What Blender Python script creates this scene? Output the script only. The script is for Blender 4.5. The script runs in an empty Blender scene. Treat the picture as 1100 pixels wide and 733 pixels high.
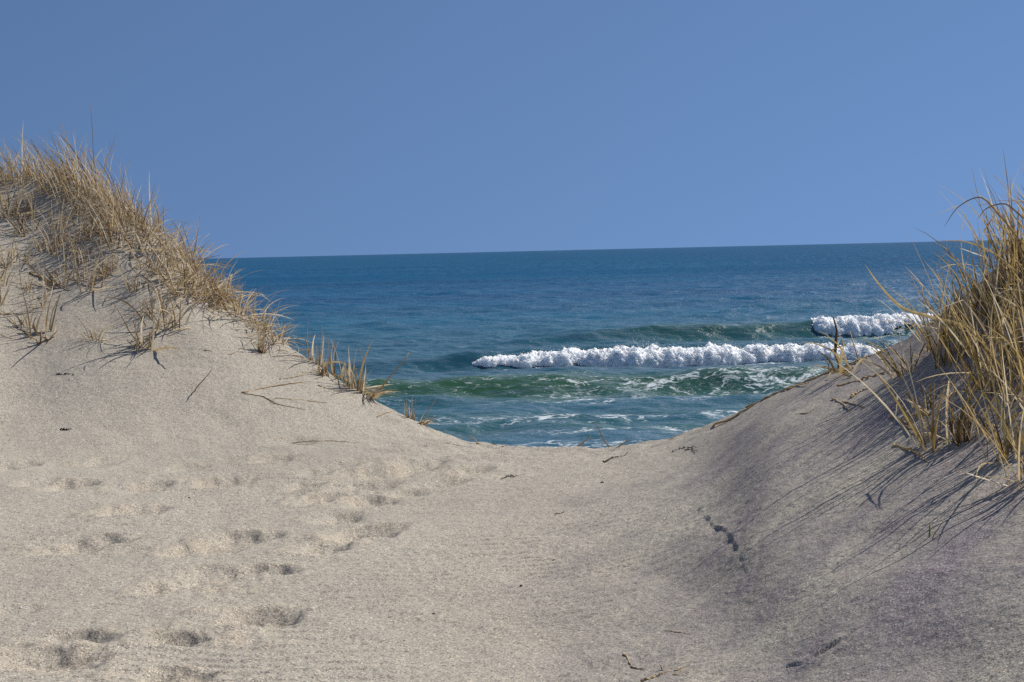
import bpy, math, random
import numpy as np
from mathutils import Vector, Matrix

random.seed(11)
RNG = np.random.default_rng(11)
R = math.radians
scene = bpy.context.scene
COL = scene.collection

# ------------------------------------------------------------------ camera
EYE = 6.0                      # eye above the sea
F = 1511.0                     # focal length, in pixels of the 1100 px wide photograph
PITCH, ROLL = R(3.65), R(1.34)
fwd = Vector((0, math.cos(PITCH), -math.sin(PITCH)))
rt0 = Vector((1, 0, 0))
up0 = rt0.cross(fwd)
rt = rt0 * math.cos(ROLL) - up0 * math.sin(ROLL)
up = rt0 * math.sin(ROLL) + up0 * math.cos(ROLL)
cam = bpy.data.cameras.new('camera')
cam.sensor_width = 36.0
cam.lens = 36.0 * F / 1100.0
cam.clip_start = 0.05
cam.clip_end = 60000
camo = bpy.data.objects.new('camera', cam)
COL.objects.link(camo)
m3 = Matrix((rt, up, -fwd)).transposed()
camo.matrix_world = Matrix.Translation((0, 0, EYE)) @ m3.to_4x4()
scene.camera = camo


def ray(px, py):
    d = fwd * F + rt * (px - 550.0) + up * (366.5 - py)
    return d / math.hypot(d.x, d.y)          # unit horizontal length


def at(px, py, r):
    d = ray(px, py)
    return Vector((d.x * r, d.y * r, EYE + d.z * r))


# ------------------------------------------------------------------ numpy noise
_perm = np.random.default_rng(3).permutation(256).astype(np.int64)
_perm = np.concatenate([_perm, _perm, _perm])
_g2 = np.random.default_rng(4).uniform(0, 2 * math.pi, 256)
_gx, _gy = np.cos(_g2), np.sin(_g2)
_g3 = np.random.default_rng(5).normal(size=(256, 3))
_g3 /= np.linalg.norm(_g3, axis=1)[:, None]


def noise2(x, y):
    xi = np.floor(x).astype(np.int64); yi = np.floor(y).astype(np.int64)
    xf = x - xi; yf = y - yi
    u = xf * xf * xf * (xf * (xf * 6 - 15) + 10); v = yf * yf * yf * (yf * (yf * 6 - 15) + 10)
    def g(a, b):
        h = _perm[_perm[(xi + a) & 255] + ((yi + b) & 255)]
        return _gx[h] * (xf - a) + _gy[h] * (yf - b)
    n0 = g(0, 0) * (1 - u) + g(1, 0) * u
    n1 = g(0, 1) * (1 - u) + g(1, 1) * u
    return (n0 * (1 - v) + n1 * v) * 1.5


def fbm2(x, y, o=4, lac=2.03, gain=0.5):
    t = 0; a = 1
    for k in range(o):
        t = t + a * noise2(x + 17.3 * k, y - 9.1 * k)
        x = x * lac; y = y * lac; a *= gain
    return t


def noise3(x, y, z):
    xi = np.floor(x).astype(np.int64); yi = np.floor(y).astype(np.int64); zi = np.floor(z).astype(np.int64)
    xf = x - xi; yf = y - yi; zf = z - zi
    f = lambda t: t * t * t * (t * (t * 6 - 15) + 10)
    u, v, w = f(xf), f(yf), f(zf)
    def g(a, b, c):
        h = _perm[_perm[_perm[(xi + a) & 255] + ((yi + b) & 255)] + ((zi + c) & 255)]
        G = _g3[h]
        return G[..., 0] * (xf - a) + G[..., 1] * (yf - b) + G[..., 2] * (zf - c)
    L = lambda a, b, t: a + (b - a) * t
    return L(L(L(g(0, 0, 0), g(1, 0, 0), u), L(g(0, 1, 0), g(1, 1, 0), u), v),
             L(L(g(0, 0, 1), g(1, 0, 1), u), L(g(0, 1, 1), g(1, 1, 1), u), v), w) * 1.5


def sst(a, b, x):
    t = np.clip((x - a) / (b - a), 0, 1)
    return t * t * (3 - 2 * t)


def pchip(xk, yk, x):
    xk = np.asarray(xk, float); yk = np.asarray(yk, float)
    h = np.diff(xk); d = np.diff(yk) / h
    m = np.zeros_like(yk)
    for i in range(1, len(xk) - 1):
        if d[i - 1] * d[i] > 0:
            w1 = 2 * h[i] + h[i - 1]; w2 = h[i] + 2 * h[i - 1]
            m[i] = (w1 + w2) / (w1 / d[i - 1] + w2 / d[i])
    m[0], m[-1] = d[0], d[-1]
    i = np.clip(np.searchsorted(xk, x) - 1, 0, len(h) - 1)
    t = np.clip((x - xk[i]) / h[i], 0, 1)
    hh = h[i]
    return ((1 + 2 * t) * (1 - t) ** 2) * yk[i] + t * (1 - t) ** 2 * hh * m[i] + t * t * (3 - 2 * t) * yk[i + 1] + t * t * (t - 1) * hh * m[i + 1]


# ------------------------------------------------------------------ dunes: a height field measured round the standpoint
# each row: photograph column, knots (distance, photograph row) up to the crest
COLS = [
    (-420, [(4.2, 760), (8, 560), (10.0, 440), (11.4, 320), (12.6, 210), (13.6, 150)]),
    (-150, [(4.4, 750), (7.5, 570), (10.0, 470), (11.3, 385), (12.6, 290), (13.6, 225), (14.6, 165)]),
    (0,    [(4.6, 738), (7.2, 578), (9.0, 515), (10.4, 468), (11.5, 398), (12.6, 315), (13.5, 250), (14.5, 192)]),
    (60,   [(4.6, 735), (7.2, 576), (9.0, 512), (10.3, 468), (11.4, 398), (12.5, 315), (13.3, 248), (14.1, 188)]),
    (110,  [(4.6, 735), (7.2, 574), (9.0, 511), (10.2, 470), (11.3, 400), (12.4, 318), (13.0, 260), (13.7, 207)]),
    (160,  [(4.6, 735), (7.2, 572), (9.0, 510), (10.2, 470), (11.3, 400), (12.2, 326), (13.2, 244)]),
    (210,  [(4.6, 735), (7.2, 571), (9.0, 510), (10.2, 470), (11.3, 402), (12.0, 345), (12.8, 292)]),
    (250,  [(4.6, 735), (7.2, 570), (9.0, 510), (10.2, 470), (11.2, 410), (11.9, 365), (12.5, 328)]),
    (290,  [(4.6, 734), (7.2, 570), (9.0, 509), (10.2, 470), (11.2, 418), (12.2, 358)]),
    (350,  [(4.6, 734), (7.2, 569), (9.0, 508), (10.3, 470), (11.0, 438), (11.8, 400)]),
    (400,  [(4.6, 734), (7.2, 569), (9.0, 508), (10.3, 472), (11.0, 452), (11.5, 429)]),
    (450,  [(4.6, 734), (7.2, 568), (9.0, 508), (10.4, 474), (11.2, 456)]),
    (490,  [(4.6, 734), (7.2, 567), (9.0, 507), (10.2, 482), (11.0, 473)]),
    (530,  [(4.6, 733), (7.2, 566), (9.0, 507), (10.1, 485), (10.8, 478)]),
    (580,  [(4.6, 733), (7.2, 564), (9.0, 507), (10.0, 487), (10.6, 481)]),
    (640,  [(4.52, 733), (7.08, 560), (8.8, 507), (9.8, 487), (10.4, 481)]),
    (690,  [(4.42, 733), (5.5, 640), (6.75, 562), (8.3, 508), (9.5, 485), (10.2, 477)]),
    (740,  [(4.32, 733), (5.28, 645), (6.32, 566), (7.75, 510), (9.1, 479), (9.9, 467)]),
    (780,  [(4.24, 733), (5.06, 648), (5.95, 568), (7.1, 512), (8.5, 468), (9.6, 451)]),
    (820,  [(4.18, 733), (4.8, 650), (5.57, 570), (6.35, 510), (7.7, 456), (9.2, 431)]),
    (860,  [(4.1, 733), (4.65, 650), (5.42, 570), (6.3, 498), (7.5, 441), (8.9, 412)]),
    (905,  [(4.0, 733), (4.5, 650), (5.25, 570), (6.2, 490), (7.2, 432), (8.5, 396)]),
    (950,  [(3.93, 733), (4.4, 650), (5.1, 570), (6.0, 488), (7.0, 420), (8.1, 377)]),
    (1000, [(3.85, 733), (4.3, 650), (4.96, 570), (5.8, 488), (6.8, 402), (7.7, 346)]),
    (1050, [(3.78, 733), (4.2, 650), (4.85, 570), (5.75, 480), (6.6, 390), (7.5, 308)]),
    (1100, [(3.7, 733), (4.1, 650), (4.75, 570), (5.6, 474), (6.5, 370), (7.4, 262)]),
    (1250, [(3.5, 733), (4.5, 560), (5.5, 440), (6.4, 310), (7.3, 170)]),
    (1500, [(3.2, 733), (4.4, 550), (5.5, 420), (6.5, 250), (7.4, 110)]),
]
S = np.concatenate([np.linspace(0.0, 1.0, 260)])
tt, rc_k, prof = [], [], []
for px, kn in COLS:
    rcx = kn[-1][0]
    pts = [at(px, y, r) for r, y in kn]
    th = math.atan2(pts[-1].x, pts[-1].y)
    rr = [0.0] + [r for r, _ in kn]
    zz = [pts[0].z - (0.1 if px < 700 else 0.14)] + [p.z for p in pts]
    tt.append(th); rc_k.append(rcx); prof.append(pchip(rr, zz, S * rcx))
flat = np.full(len(S), EYE - 1.45)
for th, rcx in ((-R(110), 13.0), (R(110), 8.0), (-R(181), 12.0), (R(181), 12.0)):
    tt.append(th); rc_k.append(rcx); prof.append(flat + 0.6 * sst(0.6, 1.0, S) * (abs(th) < 2.5))
o = np.argsort(tt)
tt = np.array(tt)[o]; rc_k = np.array(rc_k)[o]; prof = np.array(prof)[o]
TH = np.linspace(-math.pi, math.pi, 7201)
RC = pchip(tt, rc_k, TH)
TAB = np.stack([pchip(tt, prof[:, j], TH) for j in range(len(S))], 1)
ker = np.exp(-(np.arange(-44, 45) / 20.0) ** 2); ker /= ker.sum()
RC = np.convolve(np.pad(RC, 44, 'edge'), ker, 'valid')
TAB = np.stack([np.convolve(np.pad(TAB[:, j], 44, 'edge'), ker, 'valid') for j in range(len(S))], 1)


def beach(y):
    return np.interp(y, [-60, 0, 10, 18, 28, 38, 60, 90], [5.2, 5.0, 3.6, 1.9, 1.1, 0.0, -2.0, -6.0])


def lookup(x, y):
    r = np.hypot(x, y); th = np.arctan2(x, y)
    f = (th + math.pi) / (2 * math.pi) * (len(TH) - 1)
    i = np.clip(f.astype(int), 0, len(TH) - 2); a = f - i
    rc = RC[i] * (1 - a) + RC[i + 1] * a
    s = np.clip(r / rc, 0, 1) * (len(S) - 1)
    j = np.clip(s.astype(int), 0, len(S) - 2); b = s - j
    z = (TAB[i, j] * (1 - b) + TAB[i, j + 1] * b) * (1 - a) + (TAB[i + 1, j] * (1 - b) + TAB[i + 1, j + 1] * b) * a
    return r, th, rc, z


def base_z(x, y):
    x = np.asarray(x, float); y = np.asarray(y, float)
    r, th, rc, z = lookup(x, y)
    e = r - rc
    bz = beach(y) + 0.25 * fbm2(x * .12, y * .12, 3)
    k = sst(0.0, 9.0, e)
    over = np.maximum(e, 0)
    zs = np.where(e > 0, (z - 0.32 * over ** 1.5 / (0.6 + over ** 0.5)) * (1 - k) + bz * k, z)
    zs = np.where((y < 4) & (e > 0), z * (1 - k) + bz * k, zs)
    return zs


def hit(px, py, zf=None):
    """the point of the sand seen at a photograph position"""
    d = ray(px, py)
    rr = np.linspace(2.5, 18, 3200)
    z = base_z(d.x * rr, d.y * rr)
    under = np.nonzero(EYE + d.z * rr <= z)[0]
    k = under[0] if len(under) else int(np.argmin(EYE + d.z * rr - z))
    return Vector((d.x * rr[k], d.y * rr[k], float(z[k])))


# sun
SUN_AZ, SUN_EL = R(59), R(47)             # azimuth clockwise from +Y
sun_dir = Vector((math.sin(SUN_AZ) * math.cos(SUN_EL), math.cos(SUN_AZ) * math.cos(SUN_EL), math.sin(SUN_EL)))

# ---- footprints: hollows (photograph column and row, half width and half height there, depth m) and churned sand beside them
PITS = [(284, 664, 32, 14, .058), (192, 690, 26, 8, .034), (90, 687, 28, 8, .038), (58, 712, 40, 13, .034), (185, 728, 30, 9, .03),
        (288, 613, 26, 6, .036), (232, 618, 30, 10, .026), (172, 632, 14, 7, .026), (262, 576, 28, 7, .042), (238, 588, 22, 8, .026), (196, 594, 12, 6, .02),
        (398, 573, 28, 9, .046), (352, 589, 20, 8, .026), (92, 583, 36, 8, .036), (74, 593, 22, 6, .028), (156, 549, 20, 6, .036), (130, 552, 15, 5, .018),
        (400, 541, 22, 6, .032), (368, 557, 20, 6, .028), (344, 537, 16, 6, .022), (396, 522, 26, 6, .030), (452, 499, 24, 6, .030), (416, 508, 30, 6, .028),
        (480, 518, 22, 5, .026), (512, 505, 14, 5, .024), (80, 522, 18, 5, .034), (45, 519, 14, 4, .018), (160, 523, 20, 5, .026), (240, 519, 22, 5, .028),
        (330, 522, 14, 4, .024), (294, 494, 16, 4, .022), (12, 501, 18, 4, .030), (205, 503, 16, 4, .016), (112, 495, 14, 4, .016), (320, 474, 20, 3, .018),
        (440, 530, 14, 4, .018), (545, 511, 14, 3, .014), (20, 655, 20, 6, .012), (340, 509, 14, 4, .018)]
CHURNS = [(238, 684, 72, 20), (222, 628, 62, 20), (225, 590, 56, 14), (366, 581, 56, 13), (378, 534, 58, 15), (432, 506, 74, 12), (55, 706, 66, 22),
          (134, 550, 44, 8), (70, 521, 40, 6), (80, 588, 52, 11), (225, 519, 34, 7), (150, 523, 30, 5), (282, 494, 26, 6), (180, 724, 50, 12)]


def spot(cx, cy, hx, hy):
    p = hit(cx, cy); r = math.hypot(p.x, p.y)
    return p.x, p.y, hx * 1.4 * r / F, .8 * hy * r * r / (F * max(EYE - p.z, .9))


PIT_W = [spot(*q[:4]) + (q[4],) for q in PITS]
CHURN_W = [spot(*q) for q in CHURNS]
# ---- broken crust edges on the right slope
SCARPS = []
for pl, hgt in (([(752, 549), (760, 556), (766, 566), (780, 570), (790, 586), (800, 610)], .011),
                ([(838, 716), (862, 712), (884, 700), (914, 680)], .012)):
    SCARPS.append(([hit(*p) for p in pl], hgt))


def relief(x, y, z):
    """small shapes of the sand and the two masks (churned, garnet)"""
    r = np.hypot(x, y)
    dz = np.zeros_like(x); churn = np.zeros_like(x)
    near = (r < 22) & (y > 0)
    xs, ys = x[near], y[near]
    d = 0.018 * fbm2(xs * 0.9, ys * 0.9, 3) + 0.006 * fbm2(xs * 4, ys * 4 + 3, 3)
    # wind ripples
    wx = xs + 0.25 * noise2(xs * 1.3, ys * 1.3); wy = ys + 0.10 * noise2(xs * 1.9 + 5, ys * 1.9)
    ph = (wy * 0.97 - wx * 0.22) / 0.085
    rip = np.sin(ph * 2 * math.pi) + 0.35 * np.sin(ph * 4 * math.pi + 0.8)
    msk = sst(-0.25, 0.5, noise2(xs * 0.8 + 8, ys * 0.55)) * sst(1.8, 0.3, xs)
    d += 0.0030 * rip * msk
    d += 0.0018 * fbm2(xs * 24, ys * 24, 3) 
    # streaks that run down the right slope
    st = noise2((xs * 0.75 - ys * 0.65) * 9, (xs * 0.65 + ys * 0.75) * 0.9)
    d += 0.004 * st * sst(0.2, 1.2, xs)
    d += 0.028 * fbm2(xs * 2.6 + 9, ys * 3.2, 4) * sst(8.6, 10.0, np.hypot(xs, ys)) * sst(1.6, .8, np.abs(xs - .3))
    c = np.zeros_like(xs)
    for cx, cy, ax, ay in CHURN_W:
        q = (np.abs(xs - cx) < ax * 1.8) & (np.abs(ys - cy) < ay * 1.8)
        X, Y = xs[q] - cx, ys[q] - cy
        n = fbm2(X * 5 + cx * 3, Y * 3.5 + cy, 3)
        e = np.exp(-(((X / ax) ** 2 + (Y / ay) ** 2) ** 1.5) * np.clip(1.1 + 1.3 * n, .5, 3))
        lump = fbm2(X * 12 + cy, Y * 8 + cx, 3)
        d[q] += e * (.004 + .008 * lump)
        c[q] = np.maximum(c[q], e * np.clip(.55 + .8 * n + .4 * lump, 0, 1))
    for cx, cy, ax, ay, dp in PIT_W:
        q = (np.abs(xs - cx) < ax * 2.6) & (np.abs(ys - cy) < ay * 2.4)
        X, Y = xs[q] - cx, ys[q] - cy
        n1 = noise2(X * 9 + cx * 5, Y * 6 + cy); n2 = fbm2(X * 26 + cx, Y * 18, 3)
        u = X / ax + .22 * n1 - .12 * Y / ay; v = Y / ay - .35 * X / ax + .20 * noise2(X * 11, Y * 8 + cx * 7)
        bowl = sst(-1.05, -.25, u) * (1 - sst(.12, 1.05, u)) * np.exp(-np.abs(v / .95) ** 3.2)
        rim = np.exp(-((np.sqrt(((u + .25) / 1.3) ** 2 + (v / 1.25) ** 2) - 1.0) / .26) ** 2) * (.55 + .6 * n1) * sst(1.2, .2, u)
        d[q] += -1.7 * dp * bowl + .40 * dp * rim + bowl * dp * .12 * n2
        c[q] = np.maximum(c[q], np.clip(.8 * rim + .35 * bowl, 0, 1))
    for pl, hgt in SCARPS:
        best = np.full(xs.shape, 9.0); sgn = np.zeros_like(xs)
        tot = len(pl) - 1
        for k in range(tot):
            p, q2 = pl[k], pl[k + 1]
            ex, ey = q2.x - p.x, q2.y - p.y; LL = ex * ex + ey * ey
            t = np.clip(((xs - p.x) * ex + (ys - p.y) * ey) / LL, 0, 1)
            ddx, ddy = xs - (p.x + t * ex), ys - (p.y + t * ey)
            dist = np.hypot(ddx, ddy)
            side = np.sign(ex * ddy - ey * ddx)
            fade = np.sin(math.pi * np.clip((k + t) / tot, 0.04, .96)) ** .5
            up_ = dist < best
            best = np.where(up_, dist, best); sgn = np.where(up_, side * fade, sgn)
        jag = best + 0.012 * fbm2(xs * 30, ys * 30, 2)
        s = np.abs(sgn)
        d += np.where(sgn > 0, 0.6, -0.5) * hgt * s * np.exp(-np.maximum(jag, 0) / 0.07) * np.clip(.8 + 1.5 * fbm2(xs * 8, ys * 8, 4), 0, 1.8)
    dz[near] = d; churn[near] = np.clip(c, 0, 1)
    # purple heavy-mineral sand lies in streaks on the right slope
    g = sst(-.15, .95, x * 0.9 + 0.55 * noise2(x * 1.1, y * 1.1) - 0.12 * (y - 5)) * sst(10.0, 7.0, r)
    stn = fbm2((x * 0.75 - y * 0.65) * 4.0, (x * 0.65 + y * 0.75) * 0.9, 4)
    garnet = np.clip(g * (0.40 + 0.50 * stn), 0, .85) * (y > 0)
    return dz, churn, garnet


def full_z(x, y):
    x = np.atleast_1d(np.asarray(x, float)); y = np.atleast_1d(np.asarray(y, float))
    z = base_z(x, y)
    return z + relief(x, y, z)[0]


# ------------------------------------------------------------------ object helpers
def tag(o, label=None, cat=None, group=None, kind=None):
    if label: o['label'] = label
    if cat: o['category'] = cat
    if group: o['group'] = group
    if kind: o['kind'] = kind
    return o


def link(name, me, mats=(), parent=None, loc=None):
    o = bpy.data.objects.new(name, me)
    COL.objects.link(o)
    if me is not None:
        for m in mats: me.materials.append(m)
    if parent is not None: o.parent = parent
    if loc is not None: o.location = loc
    return o


def mesh_np(name, co, quads, smooth=True):
    me = bpy.data.meshes.new(name)
    co = np.ascontiguousarray(co, np.float32).reshape(-1, 3); quads = np.ascontiguousarray(quads, np.int32)
    k = quads.shape[1]
    me.vertices.add(len(co)); me.vertices.foreach_set('co', co.ravel())
    me.loops.add(quads.size); me.loops.foreach_set('vertex_index', quads.ravel())
    me.polygons.add(len(quads))
    me.polygons.foreach_set('loop_start', np.arange(0, quads.size, k, dtype=np.int32))
    me.polygons.foreach_set('loop_total', np.full(len(quads), k, np.int32))
    if smooth: me.polygons.foreach_set('use_smooth', np.ones(len(quads), bool))
    me.update(calc_edges=True)
    return me


def grid_quads(nr, nc):
    i = np.arange(nr * nc, dtype=np.int32).reshape(nr, nc)
    return np.stack([i[:-1, :-1], i[:-1, 1:], i[1:, 1:], i[1:, :-1]], -1).reshape(-1, 4)


def fattr(me, name, vals):
    a = me.attributes.new(name, 'FLOAT', 'POINT')
    a.data.foreach_set('value', np.ascontiguousarray(vals, np.float32).ravel())


# ------------------------------------------------------------------ materials
class NT:
    def __init__(self, name):
        self.m = bpy.data.materials.new(name); self.m.use_nodes = True
        self.t = self.m.node_tree; self.t.nodes.clear()
        self.out = self.t.nodes.new('ShaderNodeOutputMaterial')
    def n(self, typ, **kw):
        nd = self.t.nodes.new('ShaderNode' + typ)
        for k, v in kw.items():
            if k.startswith('i_'):
                nd.inputs[k[2:].replace('_', ' ')].default_value = v
            else:
                setattr(nd, k, v)
        return nd
    def l(self, a, b): self.t.links.new(a, b)
    def math(self, op, a, b=None, clamp=False):
        nd = self.n('Math', operation=op); nd.use_clamp = clamp
        for i, v in enumerate((a, b)):
            if v is None: continue
            if isinstance(v, (int, float)): nd.inputs[i].default_value = v
            else: self.l(v, nd.inputs[i])
        return nd.outputs[0]
    def ramp(self, fac, stops, interp='LINEAR'):
        nd = self.n('ValToRGB'); cr = nd.color_ramp; cr.interpolation = interp
        while len(cr.elements) < len(stops): cr.elements.new(0.5)
        for e, (p, c) in zip(cr.elements, stops):
            e.position = p; e.color = c if len(c) == 4 else (*c, 1)
        self.l(fac, nd.inputs[0]); return nd.outputs['Color']
    def mix(self, fac, a, b, mode='MIX'):
        nd = self.n('Mix', data_type='RGBA', blend_type=mode)
        for s, v in ((nd.inputs[0], fac), (nd.inputs[6], a), (nd.inputs[7], b)):
            if isinstance(v, (int, float)): s.default_value = v
            elif isinstance(v, tuple): s.default_value = v if len(v) == 4 else (*v, 1)
            else: self.l(v, s)
        return nd.outputs[2]
    def noise(self, vec, scale, detail=2, rough=.5, **kw):
        nd = self.n('TexNoise', **kw); nd.inputs['Scale'].default_value = scale
        nd.inputs['Detail'].default_value = detail; nd.inputs['Roughness'].default_value = rough
        self.l(vec, nd.inputs['Vector']); return nd.outputs[0]
    def mapping(self, vec, scale=(1, 1, 1), rot=(0, 0, 0), loc=(0, 0, 0)):
        nd = self.n('Mapping'); nd.inputs['Scale'].default_value = scale
        nd.inputs['Rotation'].default_value = rot; nd.inputs['Location'].default_value = loc
        self.l(vec, nd.inputs['Vector']); return nd.outputs[0]
    def attr(self, name):
        return self.n('Attribute', attribute_name=name).outputs['Fac']


def sand_material():
    t = NT('sand')
    pos = t.n('TexCoord').outputs['Object']
    v1 = t.n('TexVoronoi', feature='F1'); v1.inputs['Scale'].default_value = 230; t.l(pos, v1.inputs['Vector'])
    cell = t.n('SeparateColor'); t.l(v1.outputs['Color'], cell.inputs[0])
    tone = t.ramp(t.noise(pos, 0.7, 4, .55), [(.3, (.370, .338, .284)), (.7, (.422, .386, .323))])
    # single grains: dark, tan, pale, reddish
    grain = t.ramp(cell.outputs[0], [(0, (.16, .16, .18)), (.09, (.48, .46, .46)), (.25, (.88, .87, .86)), (.7, (1.08, 1.07, 1.05)), (.92, (1.35, 1.33, 1.30)), (1, (2.0, 1.95, 1.9))])
    col = t.mix(.78, tone, grain, 'MULTIPLY')
    vs = t.n('TexVoronoi', feature='F1'); vs.inputs['Scale'].default_value = 105; t.l(pos, vs.inputs['Vector'])
    c2 = t.n('SeparateColor'); t.l(vs.outputs['Color'], c2.inputs[0])
    col = t.mix(.6, col, t.ramp(c2.outputs[0], [(0, (.38, .36, .36)), (.07, (.66, .64, .62)), (.12, (.97, .97, .97)), (.90, (1.03, 1.03, 1.03)), (.95, (1.25, 1.15, 1.02)), (1, (1.5, 1.47, 1.43))]), 'MULTIPLY')
    v2 = t.noise(pos, 75, 3, .6)
    col = t.mix(1.0, col, t.ramp(v2, [(.3, (.87, .87, .875)), (.7, (1.10, 1.10, 1.095))]), 'MULTIPLY')
    v3 = t.noise(t.mapping(pos, (5, 34, 8), (0, 0, R(-13))), 1, 3, .6)
    col = t.mix(.7, col, t.ramp(v3, [(.35, (.94, .94, .945)), (.65, (1.04, 1.04, 1.035))]), 'MULTIPLY')
    churn = t.attr('churned')
    col = t.mix(t.math('MULTIPLY', churn, .48), col, t.mix(1.0, (.44, .368, .28), grain, 'MULTIPLY'))
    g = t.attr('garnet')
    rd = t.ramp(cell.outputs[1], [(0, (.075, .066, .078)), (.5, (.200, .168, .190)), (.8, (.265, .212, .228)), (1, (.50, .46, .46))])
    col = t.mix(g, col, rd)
    bs = t.n('BsdfPrincipled'); t.l(col, bs.inputs['Base Color'])
    bs.inputs['Roughness'].default_value = .95; bs.inputs['Specular IOR Level'].default_value = .12
    b1 = t.n('Bump'); b1.inputs['Strength'].default_value = .55; b1.inputs['Distance'].default_value = .004
    t.l(t.noise(pos, 140, 3, .7), b1.inputs['Height'])
    b2 = t.n('Bump'); b2.inputs['Strength'].default_value = .5; b2.inputs['Distance'].default_value = .012
    t.l(t.noise(pos, 32, 3, .6), b2.inputs['Height']); t.l(b1.outputs[0], b2.inputs['Normal'])
    t.l(b2.outputs[0], bs.inputs['Normal']); t.l(bs.outputs[0], t.out.inputs[0])
    return t.m


def straw_material(name, stops, transl=.25):
    t = NT(name)
    g = t.n('NewGeometry')
    rnd = g.outputs['Random Per Island']
    col = t.ramp(rnd, stops)
    pos = t.n('TexCoord').outputs['Object']
    col = t.mix(.8, col, t.ramp(t.noise(t.mapping(pos, (1, 1, .35)), 40, 3, .6), [(.3, (.68, .62, .55)), (.7, (1.2, 1.2, 1.2))]), 'MULTIPLY')
    bs = t.n('BsdfPrincipled'); t.l(col, bs.inputs['Base Color'])
    bs.inputs['Roughness'].default_value = .55; bs.inputs['Specular IOR Level'].default_value = .3
    tr = t.n('BsdfTranslucent'); t.l(col, tr.inputs['Color'])
    mx = t.n('MixShader'); mx.inputs[0].default_value = transl
    t.l(bs.outputs[0], mx.inputs[1]); t.l(tr.outputs[0], mx.inputs[2]); t.l(mx.outputs[0], t.out.inputs[0])
    return t.m


def plain_material(name, c1, c2, scale=60, rough=.8):
    t = NT(name)
    pos = t.n('TexCoord').outputs['Object']
    bs = t.n('BsdfPrincipled'); t.l(t.ramp(t.noise(pos, scale, 3, .6), [(.3, c1), (.7, c2)]), bs.inputs['Base Color'])
    bs.inputs['Roughness'].default_value = rough
    t.l(bs.outputs[0], t.out.inputs[0]); return t.m


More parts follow.
